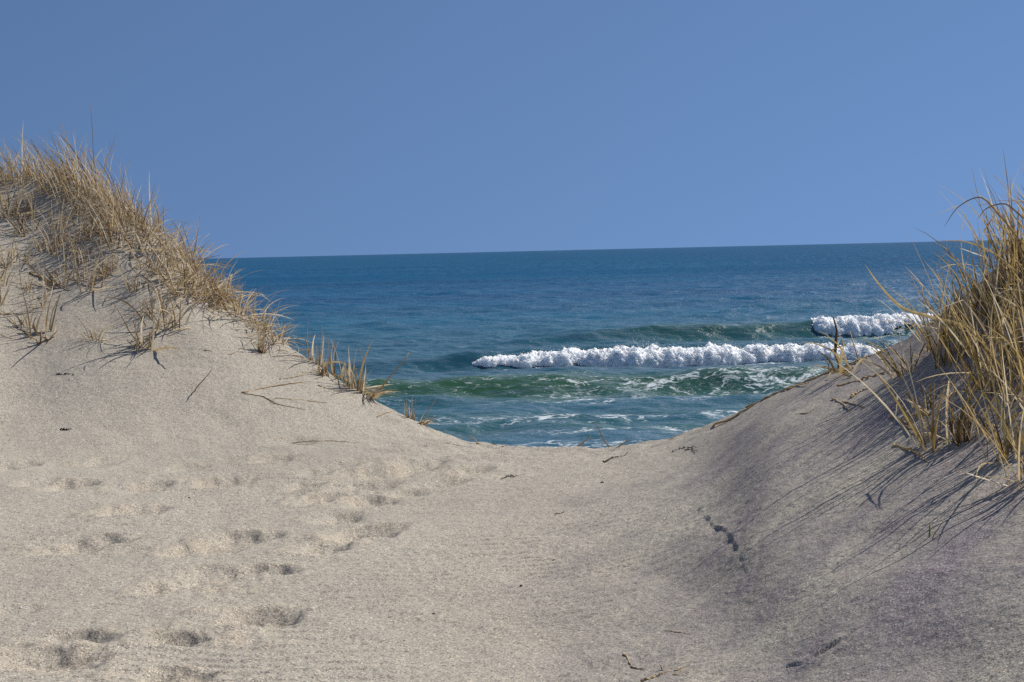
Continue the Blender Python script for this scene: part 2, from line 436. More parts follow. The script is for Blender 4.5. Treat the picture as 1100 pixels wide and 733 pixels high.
def water_material():
    t = NT('sea_water')
    pos = t.n('TexCoord').outputs['Object']
    sep = t.n('SeparateXYZ'); t.l(pos, sep.inputs[0])
    yd = sep.outputs[1]
    # body of the water: teal over the shallows, blue out in deep water
    k = t.n('MapRange'); k.inputs['From Min'].default_value = 50; k.inputs['From Max'].default_value = 190; t.l(yd, k.inputs['Value'])
    k.interpolation_type = 'SMOOTHSTEP'
    body = t.ramp(k.outputs[0], [(0, (.036, .155, .215)), (.28, (.028, .165, .260)), (.55, (.016, .165, .295)), (1, (.010, .130, .285))])
    body = t.mix(t.attr('swell_light_green'), body, (.045, .142, .068))  # green of light shining through the swell faces, painted into the body colour
    pat = t.noise(t.mapping(pos, (.010, .030, 1)), 1, 5, .6)
    body = t.mix(1.0, body, t.ramp(pat, [(.3, (.78, .80, .84)), (.7, (1.22, 1.2, 1.16))]), 'MULTIPLY')
    df = t.n('BsdfDiffuse'); t.l(body, df.inputs['Color'])
    tr = t.n('BsdfTranslucent'); t.l(body, tr.inputs['Color'])
    bm = t.n('MixShader'); bm.inputs[0].default_value = .45
    t.l(df.outputs[0], bm.inputs[1]); t.l(tr.outputs[0], bm.inputs[2])
    # chop
    n1 = t.noise(t.mapping(pos, (.045, .12, .1), (0, 0, R(4))), 1, 9, .56)
    n2 = t.noise(t.mapping(pos, (.9, 1.7, 1), (0, 0, R(-8))), 1, 5, .55)
    far = t.n('MapRange'); far.inputs['From Min'].default_value = 70; far.inputs['From Max'].default_value = 130; t.l(yd, far.inputs['Value'])
    b1 = t.n('Bump'); b1.inputs['Distance'].default_value = 3.2; t.l(n1, b1.inputs['Height'])
    t.l(t.math('ADD', t.math('MULTIPLY', far.outputs[0], .5), .38), b1.inputs['Strength'])
    b2 = t.n('Bump'); b2.inputs['Distance'].default_value = .36; b2.inputs['Strength'].default_value = .8
    t.l(n2, b2.inputs['Height']); t.l(b1.outputs[0], b2.inputs['Normal'])
    gl = t.n('BsdfGlossy'); gl.inputs['Roughness'].default_value = .33; gl.inputs['Color'].default_value = (1, 1, 1, 1)
    t.l(b2.outputs[0], gl.inputs['Normal'])
    fr = t.n('Fresnel'); fr.inputs['IOR'].default_value = 1.333; t.l(b2.outputs[0], fr.inputs['Normal'])
    wm = t.n('MixShader'); fd = t.n('MapRange'); fd.inputs['From Min'].default_value = 50; fd.inputs['From Max'].default_value = 350
    fd.inputs['To Min'].default_value = .72; fd.inputs['To Max'].default_value = .22; t.l(yd, fd.inputs['Value'])
    t.l(t.math('MULTIPLY', fr.outputs[0], fd.outputs[0]), wm.inputs[0])
    t.l(bm.outputs[0], wm.inputs[1]); t.l(gl.outputs[0], wm.inputs[2])
    # foam lace
    zone = t.attr('foam')
    warp = t.n('TexNoise'); warp.inputs['Scale'].default_value = .9; warp.inputs['Detail'].default_value = 3; t.l(pos, warp.inputs['Vector'])
    wv = t.n('VectorMath', operation='MULTIPLY_ADD'); t.l(warp.outputs['Color'], wv.inputs[0]); wv.inputs[1].default_value = (1.0, 1.0, 0); t.l(pos, wv.inputs[2])
    def ridge(scale, width):
        n_ = t.noise(t.mapping(wv.outputs[0], scale), 1, 4, .55)
        return t.math('SUBTRACT', 1.0, t.math('DIVIDE', t.math('ABSOLUTE', t.math('SUBTRACT', n_, .5)), width), True)
    big = t.noise(t.mapping(pos, (.16, .40, 0)), 1, 5, .6)
    fine = t.noise(t.mapping(pos, (2.8, 4.2, 0)), 1, 6, .75)
    a = t.math('ADD', t.math('MULTIPLY', ridge((.55, 1.2, 0), .07), .26), t.math('MULTIPLY', ridge((1.9, 3.6, 0), .10), .30))
    a = t.math('ADD', a, t.math('MULTIPLY', big, .75))
    a = t.math('ADD', a, t.math('MULTIPLY', fine, .60))
    a = t.math('ADD', a, t.math('MULTIPLY', t.math('SUBTRACT', zone, 1.0), .62))
    fm = t.n('MapRange'); fm.inputs['From Min'].default_value = .80; fm.inputs['From Max'].default_value = 1.08; t.l(a, fm.inputs['Value'])
    fo = t.n('BsdfDiffuse'); fo.inputs['Color'].default_value = (.72, .77, .79, 1)
    fx = t.n('MixShader'); t.l(t.math('MULTIPLY', fm.outputs[0], .9), fx.inputs[0])
    t.l(wm.outputs[0], fx.inputs[1]); t.l(fo.outputs[0], fx.inputs[2]); t.l(fx.outputs[0], t.out.inputs[0])
    return t.m


def spray_material():
    t = NT('white_spray')
    pos = t.n('TexCoord').outputs['Object']
    c = t.ramp(t.noise(pos, 3, 3, .6), [(.3, (.86, .88, .88)), (.7, (.93, .93, .93))])
    df = t.n('BsdfDiffuse'); t.l(c, df.inputs['Color'])
    tr = t.n('BsdfTranslucent'); t.l(c, tr.inputs['Color'])
    mx = t.n('MixShader'); mx.inputs[0].default_value = .45
    t.l(df.outputs[0], mx.inputs[1]); t.l(tr.outputs[0], mx.inputs[2]); t.l(mx.outputs[0], t.out.inputs[0])
    return t.m


def foam_material():
    t = NT('white_foam')
    pos = t.n('TexCoord').outputs['Object']
    c = t.ramp(t.noise(pos, 2.2, 5, .65), [(.32, (.70, .77, .78)), (.45, (.88, .89, .90)), (.7, (.93, .93, .93))])
    bs = t.n('BsdfPrincipled'); t.l(c, bs.inputs['Base Color']); bs.inputs['Roughness'].default_value = 1.0
    bs.inputs['Specular IOR Level'].default_value = 0.0
    bs.inputs['Subsurface Weight'].default_value = 1.0; bs.inputs['Subsurface Radius'].default_value = (.30, .32, .34); bs.inputs['Subsurface Scale'].default_value = .9
    b = t.n('Bump'); b.inputs['Strength'].default_value = .6; b.inputs['Distance'].default_value = .06
    t.l(t.noise(pos, 5, 5, .65), b.inputs['Height']); t.l(b.outputs[0], bs.inputs['Normal'])
    t.l(bs.outputs[0], t.out.inputs[0])
    return t.m


M_SAND = sand_material()
CREAM, TAN, BROWN, DARK = (.60, .47, .29), (.40, .28, .13), (.20, .115, .05), (.085, .048, .025)
OLIVE = (.27, .23, .085)
M_BLADE = straw_material('dry_grass_blades', [(0, BROWN), (.14, (.33, .24, .125)), (.36, (.50, .39, .225)), (.60, (.63, .52, .335)), (.82, (.76, .66, .48)), (1, (.88, .81, .66))], .38)
M_BLADE_R = straw_material('golden_grass_blades', [(0, (.20, .11, .04)), (.16, OLIVE), (.30, (.50, .36, .13)), (.56, (.64, .49, .23)), (.80, (.74, .60, .36)), (1, (.86, .77, .58))], .38)
M_STALK = straw_material('brown_grass_stalks', [(0, (.14, .08, .035)), (.3, (.28, .17, .075)), (.6, (.40, .27, .12)), (1, (.52, .38, .19))], .15)
M_STRAW = straw_material('loose_straw', [(0, (.34, .23, .11)), (.5, (.50, .37, .2)), (1, (.70, .58, .40))], .15)
M_TWIG = plain_material('dark_twig', (.016, .012, .010), (.05, .036, .028), 50, .9)
M_BARK = plain_material('weathered_stalk', (.07, .035, .018), (.17, .09, .045), 40, .7)
M_GREEN = plain_material('green_shoot', (.14, .17, .02), (.30, .30, .05), 30, .5)
M_SHELL = plain_material('white_shell', (.62, .58, .53), (.80, .78, .74), 80, .5)
M_PEBBLE = plain_material('dark_pebble', (.05, .045, .04), (.13, .11, .10), 120, .7)
M_WATER = water_material()
M_FOAM = foam_material()
M_SPRAY = spray_material()

# ------------------------------------------------------------------ sand
th_d = np.linspace(R(-22.5), R(22.5), 820)
th_l = -np.geomspace(R(22.6), R(180), 60)[::-1]; th_r = np.geomspace(R(22.6), R(180), 60)
tha = np.concatenate([th_l, th_d, th_r])
inv = np.linspace(1 / 4.0, 1 / 11.0, 520)
ra = np.concatenate([np.linspace(0.02, 3.9, 40), 1 / inv, np.linspace(11.03, 15.5, 170), np.geomspace(15.7, 95, 60)])
TT, RR = np.meshgrid(tha, ra)
X, Y = (RR * np.sin(TT)).ravel(), (RR * np.cos(TT)).ravel()
Z = base_z(X, Y)
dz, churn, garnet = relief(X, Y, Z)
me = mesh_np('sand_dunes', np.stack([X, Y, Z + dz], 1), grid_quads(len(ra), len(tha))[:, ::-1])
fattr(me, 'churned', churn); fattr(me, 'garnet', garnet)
tag(link('sand_dunes', me, [M_SAND]), 'grey tan sand dunes with a trodden saddle between them', 'sand', kind='structure')


# ------------------------------------------------------------------ sea
def photo_x(x, y):            # photograph column of a sea point, used to say where along the shore a crest stands
    return 550 + F * x / y


_w = np.random.default_rng(8)
CHOP = [(2 * math.pi / L, _w.normal(-0.05, .5), _w.uniform(0, 6.28), L * .0062 * _w.uniform(.5, 1.2)) for L in _w.uniform(.5, 7.5, 46)]


def crest(y, yc, wf, wb):
    d = y - yc
    return np.where(d < 0, np.exp(-(np.abs(d) / wf) ** 2), np.exp(-(d / wb) ** 2))


def sea_z(x, y):
    px = photo_x(x, y)
    z = np.zeros_like(x)
    amp = np.interp(y, [30, 45, 70, 110, 400], [.7, .9, .9, 1.0, 1.0])
    for k, a, p, A in CHOP:
        z += A * np.sin(k * (x * math.sin(a) + y * math.cos(a)) + p)
    z *= amp * sst(1500, 400, y)
    wob = 0.8 * noise2(x * .06, y * 0 + 1.5) + .35 * noise2(x * .3, y * 0 + 4)
    # near green swell
    A = .56 + .12 * noise2(x * .25, y * 0 + 9)
    z += A * crest(y, 61.0 + wob - .10 * x, 1.7, 5.0)
    z += .16 * crest(y, 50.5 + wob * 1.2 + .05 * x, 1.2, 3) + .12 * crest(y, 46.5 - wob, 1.0, 2)
    # swell that carries the near breaker
    z += (.40 + .45 * sst(455, 515, px) * sst(990, 950, px)) * crest(y, 73.4 + .5 * wob, 1.3, 5.5)
    # rear swell: green unbroken face on the left of the second breaker
    z += .95 * sst(480, 760, px) * (1 - .25 * sst(930, 1100, px)) * crest(y, 92.0 + .6 * wob - .05 * x, 1.7, 6)
    z += .55 * sst(800, 960, px) * crest(y, 122 + 2 * wob, 3, 8)
    z += .30 * crest(y, 150 + 5 * wob, 4, 10) + .3 * crest(y, 205 + 9 * wob, 6, 14)
    return z


ta = np.concatenate([-np.geomspace(.53, 2.5, 30)[::-1], np.linspace(-.52, .52, 860), np.geomspace(.53, 2.5, 30)])
ya = np.concatenate([np.arange(30, 44, .35), np.arange(44, 100, .14), np.geomspace(100, 400, 240), np.geomspace(405, 45000, 130)])
T2, Y2 = np.meshgrid(ta, ya)
X = (T2 * Y2).ravel(); Y = Y2.ravel()
Z = sea_z(X, Y)
px = photo_x(X, Y)
wob = 0.8 * noise2(X * .06, X * 0 + 1.5) + .35 * noise2(X * .3, X * 0 + 4)
zone = np.zeros_like(X)
zone = np.maximum(zone, (.64 + .12 * sst(560, 700, px)) * crest(Y, 59.6 + wob - .10 * X, 3.2, 2.6))
zone = np.maximum(zone, .80 * np.exp(-((Y - 55.5 - wob) / 2.6) ** 2) * (.5 + .5 * sst(480, 620, px)))
zone = np.maximum(zone, .88 * np.exp(-((Y - 49.2 - wob) / 1.6) ** 2))
zone = np.maximum(zone, .82 * np.exp(-((Y - 46.0) / 1.3) ** 2) * (.55 + .45 * sst(500, 720, px)))
zone = np.maximum(zone, .66 * np.exp(-((Y - 42.5) / 1.8) ** 2))
zone = np.maximum(zone, .70 * np.exp(-((Y - 69.5 - wob) / 1.3) ** 2) * sst(380, 460, px) * sst(560, 500, px))
zone = np.maximum(zone, .85 * np.exp(-((Y - 71.0) / .9) ** 2) * sst(500, 560, px))
zone = np.maximum(zone, .75 * np.exp(-((Y - 89.0) / 1.1) ** 2) * sst(850, 900, px))
zone *= sst(100, 95, Y)
me = mesh_np('sea', np.stack([X, Y, Z], 1), grid_quads(len(ya), len(ta)))
fattr(me, 'foam', zone)
green = crest(Y, 60.3 + wob - .10 * X, 3.0, 1.6) * (1 - .35 * sst(560, 800, px)) + .35 * crest(Y, 50 + wob * 1.2 + .05 * X, 1.5, 1.5) + .3 * crest(Y, 46.5 - wob, 1, 1)  # mask for the painted see-through green, set along the swell crests
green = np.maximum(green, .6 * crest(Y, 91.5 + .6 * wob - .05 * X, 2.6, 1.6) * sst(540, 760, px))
fattr(me, 'swell_light_green', np.clip(green, 0, 1))
tag(link('sea', me, [M_WATER]), 'blue sea with green swell faces and drifting foam', 'sea', kind='structure')

# sea bed, so the water has a floor beyond the sand sheet
me = mesh_np('sea_bed', np.array([[-60000, 70, -7], [60000, 70, -7], [60000, 46000, -40], [-60000, 46000, -40]]), np.array([[0, 1, 2, 3]]))
tag(link('sea_bed', me, [M_SAND]), kind='structure')


def ico():
    import bmesh
    b = bmesh.new(); bmesh.ops.create_icosphere(b, subdivisions=1, radius=1)
    v = np.array([q.co[:] for q in b.verts]); f = np.array([[q.index for q in p.verts] for p in b.faces]); b.free()
    return v, f


ICO_V, ICO_F = ico()


def breaker(name, label, yc, px0, px1, hfun, n_spray, seed, plume, lift_fun=lambda p: 0 * p):
    g = np.random.default_rng(seed)
    x0, x1 = (px0 - 550) / F * yc, (px1 - 550) / F * yc
    xs = np.arange(x0, x1, .03); na = 110
    root = link(name, None, loc=(x0 * .5 + x1 * .5, yc, 0)); root.empty_display_size = 1
    A = np.linspace(-.12, math.pi * .93, na)
    XX, AA = np.meshgrid(xs, A)
    u = (XX - x0) / (x1 - x0)
    P = photo_x(XX, yc)
    h = hfun(P) * (1 + .16 * noise2(XX * .8, XX * 0 + seed) + .10 * noise2(XX * 2.3, XX * 0 + seed + 3))
    wfr = (.55 + .75 * h) * (1 + .28 * noise2(XX * .7, XX * 0 + seed + 9) + .18 * noise2(XX * 2, XX * 0 + seed + 1))
    ca, sa = np.cos(AA), np.sin(AA)
    yy = -np.sign(ca) * np.abs(ca) ** .8 * np.where(ca > 0, wfr, 1.0 * h + .3)
    zz = h * np.sign(sa) * np.abs(sa) ** .85
    cw = .7 * noise2(XX * .12, XX * 0 + seed + 5) + .2 * noise2(XX * .6, XX * 0 + 2)
    yb = yc + cw + yy + .45 * h * 0
    n = np.stack([np.zeros_like(ca), -ca, sa], -1)
    bil = lambda s, q: np.abs(noise3(XX * s + q + .3 * zz * s, yb * s * .7, zz * s * .75))
    d = .26 * (bil(1.1, 3) - .25) + .20 * (bil(2.6, 7) - .2) + .15 * (bil(6.0, 1) - .2) + .10 * (bil(13, 5) - .2)
    d = d * np.clip(h * 1.2, .15, 1.1)
    lift = lift_fun(P)
    co = np.stack([XX, yb + .5 * lift, zz - .06 + lift], -1) + n * d[..., None]
    co[..., 0] += .12 * noise3(XX * 3, yb * 3, zz * 3 + 11) * np.clip(h, 0, 1)
    loc = np.array(root.location[:])
    me = mesh_np('whitewater', co - loc, grid_quads(na, len(xs)))
    link('whitewater', me, [M_FOAM], root)
    # thrown drops and clots of foam
    vs, fs = [], []
    for k in range(n_spray):
        i = g.integers(0, len(xs)); j = int(np.clip(g.normal(.60, .07) * na, 4, na - 4))
        p = co[j, i]; hh = h[j, i]
        up_ = abs(g.normal(0, .10)) * (.3 + hh) + .02
        s = g.uniform(.005, .015)
        if g.random() < plume[1]:
            xp = (plume[0] - 550) / F * yc
            i = int(np.clip((g.normal(xp, .55) - x0) / .03, 0, len(xs) - 1)); p = co[na // 2, i]; up_ = abs(g.normal(0, .30)); s = g.uniform(.006, .018)
        c = p + n[j, i] * up_ + np.array([g.normal(0, .08), 0, up_ * .2])
        fs.append(ICO_F + len(vs) * len(ICO_V)); vs.append(ICO_V * s * g.uniform(.7, 1.3, 3) + c - loc)
    # clots of froth that break up the face and the upper edge
    for k in range(int(n_spray * 1.3)):
        i = g.integers(0, len(xs)); j = int(g.uniform(.05, .85) * na)
        p = co[j, i]; s = g.uniform(.012, .045) * (.5 + .7 * min(1, h[j, i]))
        c = p + n[j, i] * g.uniform(-.3, .9) * s
        fs.append(ICO_F + len(vs) * len(ICO_V)); vs.append(ICO_V * s * g.uniform(.5, 1.6, 3) * np.array([1.3, 1, 1]) + c - loc)
    me = mesh_np('spray', np.concatenate(vs), np.concatenate(fs))
    link('spray', me, [M_SPRAY], root)
    tag(root, label, 'wave', 'white breaking waves')


breaker('breaking_wave', 'long white breaking wave crest rolling behind the green swell, the nearer of two', 72.4, 501, 962,
        lambda p: .14 + .28 * sst(501, 522, p) + .40 * sst(535, 605, p) + .10 * np.exp(-((p - 690) / 40) ** 2) - .60 * sst(925, 962, p), 1500, 21, (690, .16), lambda p: .26 * (1 - sst(515, 605, p)))
breaker('breaking_wave', 'short white breaking wave at the end of a dark green swell, the farther of two', 91.0, 858, 1120,
        lambda p: .10 + 1.20 * sst(858, 880, p) - .35 * sst(990, 1110, p), 900, 33, (930, .03))


# ------------------------------------------------------------------ dry grass
def blade_rows(base, d0, length, bend, width, seg, g, kink=0.0, twist=None):
    """a curved leaf: list of (point, half-width vector, fold vector)"""
    d = np.array(d0, float); d /= np.linalg.norm(d)
    p = np.array(base, float); rows = []
    tw = g.uniform(0, math.pi) if twist is None else twist
    st = length / seg
    b = np.array(bend, float) / seg
    kk = g.integers(2, seg) if g.random() < kink else -1
    for i in range(seg + 1):
        t = i / seg
        w = width * (1 - t ** 1.8) ** .8 * (.75 + .25 * min(1, t * 6)) + .0006
        s = np.cross(d, (math.cos(tw), math.sin(tw), .3)); s /= np.linalg.norm(s) + 1e-9
        f = np.cross(s, d)
        rows.append((p.copy(), s * w * .5, f * w * .22))
        p = p + d * st
        d = d + b * (0.5 + t * 1.2)
        if i == kk: d = d + g.normal(0, .8, 3) + np.array([0, 0, -.7])
        d /= np.linalg.norm(d)
    return rows


def ribbons(name, blades):
    vs, fs = [], []
    for rows in blades:
        o = len(vs)
        for p, s, f in rows:
            vs += [p - s, p + f, p + s]
        for i in range(len(rows) - 1):
            a = o + 3 * i
            fs += [(a, a + 1, a + 4, a + 3), (a + 1, a + 2, a + 5, a + 4)]
    return mesh_np(name, np.array(vs), np.array(fs), smooth=True)


def tubes(name, lines, sides=5):
    vs, fs = [], []
    for pts, rad in lines:
        o = len(vs); n = len(pts)
        for i, p in enumerate(pts):
            p = np.array(p, float)
            q = np.array(pts[min(i + 1, n - 1)], float) - np.array(pts[max(i - 1, 0)], float); q /= np.linalg.norm(q) + 1e-9
            s = np.cross(q, (.3, .2, .93)); s /= np.linalg.norm(s) + 1e-9; u = np.cross(q, s)
            rr = rad[i] if hasattr(rad, '__len__') else rad
            for k in range(sides):
                a = 2 * math.pi * k / sides
                vs.append(p + rr * (s * math.cos(a) + u * math.sin(a)))
        for i in range(n - 1):
            for k in range(sides):
                a, b = o + i * sides + k, o + i * sides + (k + 1) % sides
                fs.append((a, b, b + sides, a + sides))
        c0 = len(vs); vs.append(np.array(pts[0], float)); vs.append(np.array(pts[-1], float))
        for k in range(sides):
            fs.append((o + (k + 1) % sides, o + k, c0, c0)); e = o + (n - 1) * sides
            fs.append((e + k, e + (k + 1) % sides, c0 + 1, c0 + 1))
    me = bpy.data.meshes.new(name)
    me.from_pydata([tuple(v) for v in vs], [], [tuple(dict.fromkeys(f)) for f in fs])
    for p in me.polygons: p.use_smooth = True
    me.update(); return me


def tuft_meshes(seed, n, length, lean, spread, radius, width, wild, kink, stub, seg=7, droop=.5, wind=(0, 0), mats=None):
    """(blades, stalks) of one clump standing at the origin"""
    g = np.random.default_rng(seed)
    bl = []
    for k in range(n):
        a = g.uniform(0, 6.28); q = radius * math.sqrt(g.random())
        base = (q * math.cos(a), q * math.sin(a), -.03)
        d = np.array([lean[0] + spread * g.normal() * .6 + .4 * spread * math.cos(a), lean[1] + spread * g.normal() * .6 + .4 * spread * math.sin(a), 1.0])
        if g.random() < wild: d = np.array([g.normal(0, 1), g.normal(0, 1), g.uniform(.05, .6)])
        L = length * g.uniform(.45, 1.15)
        out = d[:2] / (np.linalg.norm(d[:2]) + 1e-6)
        b = g.normal(0, .35, 3) + np.array([out[0] * droop + wind[0], out[1] * droop + wind[1], -droop * g.uniform(.2, 1.6)])
        bl.append(blade_rows(base, d, L, b, width * g.uniform(.6, 1.25), seg, g, kink))
    me1 = ribbons('leaf_blades', bl); me1.materials.append(mats[0])
    st = []
    for k in range(stub):
        a = g.uniform(0, 6.28); q = radius * .8 * math.sqrt(g.random())
        p0 = np.array([q * math.cos(a), q * math.sin(a), -.04]); d = np.array([lean[0] * .6 + g.normal(0, .22), lean[1] * .6 + g.normal(0, .22), 1.0])
        L = length * g.uniform(.18, .55); w = width * g.uniform(.35, .6)
        st.append(([p0, p0 + d * L * .4, p0 + d * L + g.normal(0, .02, 3)], [w, w * .85, w * .45]))
    me2 = None
    if st:
        me2 = tubes('dead_stalks', st, 4); me2.materials.append(mats[1])
    return me1, me2


def place_tuft(meshes, x, y, label, group=None, rz=0., s=1., sink=0., name='grass_tuft', tilt=(0, 0)):
    z = float(full_z(x, y)[0]) - sink
    e = link(name, None, loc=(x, y, z)); e.rotation_euler = (tilt[0], tilt[1], rz); e.scale = (s, s, s); e.empty_display_size = .1
    link('leaf_blades', meshes[0], (), e)
    if meshes[1] is not None: link('dead_stalks', meshes[1], (), e)
    tag(e, label, 'grass tuft', group)
    return e


ML, MR = (M_BLADE, M_STALK), (M_BLADE_R, M_STALK)
# kinds of clump on the left dune
CRESTK = [tuft_meshes(100 + k, 30, .52, (-.20, 0), .38, .15, .0100, .07, .10, 6, wind=(-.35, 0), droop=.25, mats=ML) for k in range(6)]
MESSY = [tuft_meshes(120 + k, 30, .46, (.10, -.1), .60, .13, .0105, .35, .25, 6, wind=(.25, -.1), droop=.75, mats=ML) for k in range(6)]
THIN = [tuft_meshes(140 + k, 13, .38, (.02, 0), .34, .09, .0105, .12, .15, 5, droop=.25, mats=ML) for k in range(4)]
STUBBY = [tuft_meshes(160 + k, 11, .29, (.06, 0), .20, .06, .0115, .15, .15, 8, droop=.2, mats=ML) for k in range(4)]

# dense band along the left crest
G_BAND = 'grass tufts of the dense band on the left dune crest'
g = np.random.default_rng(77)
front = ([-70, 0, 30, 60, 100, 130, 165, 200, 235, 270, 300], [184, 188, 195, 206, 236, 274, 300, 318, 334, 344, 354])
band = []
for t in range(6000):
    if len(band) >= 122: break
    pxx = g.uniform(-60, 296)
    d = ray(pxx, 300); th = math.atan2(d.x, d.y)
    rc = float(np.interp(th, TH, RC))
    f0 = hit(pxx, float(np.interp(pxx, *front)))
    rf = math.hypot(f0.x, f0.y)
    lo, hi = min(rf, rc - .12), rc + (.45 if pxx < 200 else .18)
    r = g.uniform(lo, hi)
    x, y = r * math.sin(th), r * math.cos(th)
    mind = .19 if pxx < 190 else .16
    if any((x - a) ** 2 + (y - b) ** 2 < mind ** 2 for a, b, _ in band): continue
    band.append((x, y, pxx))
for x, y, pxx in band:
    up_slope = pxx < 165 + g.normal(0, 25)
    if up_slope:
        place_tuft((CRESTK if g.random() < .8 else MESSY)[g.integers(0, 6)], x, y, 'tan wind-bent grass tuft in the dense band on the left dune crest', G_BAND, g.normal(0, .5), g.uniform(.7, 1.15))
    else:
        place_tuft(MESSY[g.integers(0, 6)], x, y, 'tangled straw-coloured grass tuft low in the dense band along the left dune ridge', 'tangled tufts along the left dune ridge', g.normal(0, .5), g.uniform(.75, 1.1))

# thatch lying under the band
gg = np.random.default_rng(5); bl = []
for x, y, pxx in band:
    for k in range(9 if pxx < 170 else 22):
        bx, by = x + gg.normal(0, .16), y + gg.normal(0, .16)
        bz = float(base_z(bx, by)) + gg.uniform(.0, .05)
        a = gg.uniform(0, 6.28)
        bl.append(blade_rows((bx, by, bz), (math.cos(a), math.sin(a), gg.uniform(-.35, .5)), gg.uniform(.10, .32), gg.normal(0, .5, 3), gg.uniform(.005, .009), 5, gg, .2))
me = ribbons('straw_thatch', bl)
tag(link('straw_thatch', me, [M_BLADE]), 'dead straw thatch lying under the grass of the left dune crest', 'dead grass', kind='stuff')

# single clumps on the open sand of the left slope: photograph position, kind, size, label
LEFT = [
    (177, 348, 'M', 1.35, 'bushy golden tuft standing alone on open sand below the left grass band'),
    (45, 362, 'S', 1.7, 'stiff upright brown stubble clump at the foot of the left slope'),
    (28, 352, 'T', .9, 'few pale bent stems beside the stiff brown stubble clump'),
    (155, 375, 'S', 1.5, 'short dead stubble clump with one long stem leaning left, below the bushy tuft'),
    (102, 364, 'M', .55, 'flattened brown clump lying between two stubble clumps on the left slope'),
    (280, 377, 'B', 1.0, 'tied-looking upright stem bundle on a dark root at the right end of the grass band'),
    (98, 312, 'T', 1.1, 'thin open tuft in the middle of the left sand slope'),
    (86, 300, 'T', .9, 'sparse wiry tuft just above the middle of the left sand slope'),
    (61, 262, 'T', 1.2, 'dark upright stem group on sand below the highest grass of the left dune'),
    (47, 268, 'T', .8, 'small leaning stem group left of the dark upright stems'),
    (16, 231, 'T', 1.25, 'row of thin upright stems at the upper left edge of the sand'),
    (5, 233, 'T', 1.2, 'thin upright stems cut by the left edge of the picture'),
    (29, 233, 'T', 1.1, 'thin upright stems just right of the upper left edge row'),
    (8, 285, 'T', 1.0, 'bent stems on bare sand at the left edge halfway up the slope'),
    (28, 283, 'T', .7, 'low pair of brown stems near the left edge of the slope'),
    (112, 296, 'S', .8, 'lone short leaning stem right of the thin open tuft'),
    (75, 276, 'T', .9, 'low spread of dry stems under the dark upright stem group'),
    (120, 288, 'T', .8, 'thin tuft just under the front edge of the grass band'),
    (0, 306, 'T', .9, 'pale upright stems low at the left picture edge'),
    (338, 391, 'S', 1.35, 'first upright stub clump from the left on the bare ridge'),
    (347, 404, 'S', .9, 'short stub in front of the first upright stub clump'),
    (358, 398, 'S', 1.4, 'second upright stub clump from the left on the bare ridge'),
    (376, 411, 'S', 1.5, 'third upright stub clump from the left on the bare ridge'),
    (386, 414, 'S', 1.15, 'fourth upright stub clump, beside the combed flat tuft on the ridge'),
    (440, 446, 'S', .75, 'single brown stub standing alone low on the ridge'),
]
for i, (px_, py_, kd, s, lab) in enumerate(LEFT):
    p = hit(px_, py_)
    if kd == 'B':
        B = tuft_meshes(300, 12, .36, (.0, 0), .16, .028, .009, .05, .1, 14, droop=.15, mats=ML)
        place_tuft(B, p.x, p.y, lab, None, .2, s)
        continue
    K = {'M': MESSY, 'S': STUBBY, 'T': THIN}[kd]
    place_tuft(K[i % len(K)], p.x, p.y, lab, None, g.normal(0, .6), s)
scat = []
for t in range(400):
    if len(scat) >= 13: break
    a = g.uniform(-10, 175); b_ = g.uniform(232, 350)
    if b_ < float(np.interp(a, *front)) + 22 or b_ > 352 - .12 * abs(a - 80): continue
    p = hit(a, b_)
    if any((p.x - q.x) ** 2 + (p.y - q.y) ** 2 < .05 for q in scat): continue
    scat.append(p)
    place_tuft(THIN[g.integers(0, 4)], p.x, p.y, 'sparse wispy tuft among others scattered over the sand below the left grass band', 'sparse tufts scattered on the left sand slope', g.normal(0, .8), g.uniform(.6, 1.15))
FLAT = tuft_meshes(310, 26, .26, (.75, -.5), .25, .05, .008, .1, .15, 3, wind=(.8, -.2), droop=.5, mats=ML)
p = hit(396, 421); place_tuft(FLAT, p.x, p.y, 'combed flat tuft with one long blade pointing right on the ridge', None, 0, 1.0)
LOWK = tuft_meshes(311, 22, .17, (.55, -.5), .35, .03, .008, .1, .15, 4, wind=(.7, -.3), droop=.7, mats=ML)
p = hit(452, 453); place_tuft(LOWK, p.x, p.y, 'last small brush of grass low at the foot of the left ridge', None, 0, 1.0)


def special(name, label, cat, pts, width, mat, group=None, n=14, seed=0):
    """one long blade or straw through given points (smoothed), a mesh of its own"""
    P = np.array([tuple(q) for q in pts])
    k = np.linspace(0, 1, len(P)); tq = np.linspace(0, 1, n)
    Q = np.stack([pchip(k, P[:, c], tq) for c in range(3)], 1) if len(P) > 2 else P[0] + (P[-1] - P[0]) * tq[:, None]
    gq = np.random.default_rng(seed)
    Q += gq.normal(0, width * (.7 if mat is M_TWIG else .22), Q.shape)
    loc = Q[0].copy(); Q = Q - loc
    me = tubes(name, [([tuple(v) for v in Q], [width * .5 * (1 - .65 * (i / (n - 1)) ** 1.5) for i in range(n)])], 5)
    o = link(name, me, [mat], loc=tuple(loc))
    return tag(o, label, cat, group)


def on_sand(px_, py_, lift=.004):
    p = hit(px_, py_); p.z = float(full_z(p.x, p.y)[0]) + lift
    return p


def lying(name, label, cat, pix, width, mat, group=None, seed=0, lift=.004, n=14):
    return special(name, label, cat, [on_sand(a, b, lift) for a, b in pix], width, mat, group, n, seed)


def leaning(label, base, tip, width, mat, dr=0.0, seed=0, name='standing_straw', group=None):
    b = on_sand(*base, -.03); r = math.hypot(b.x, b.y)
    t = at(tip[0], tip[1], r + dr)
    mid = (b + t) / 2 + Vector((0, 0, .02 * random.uniform(-1, 1)))
    return special(name, label, 'straw', [b, mid, t], width, mat, group, 10, seed)


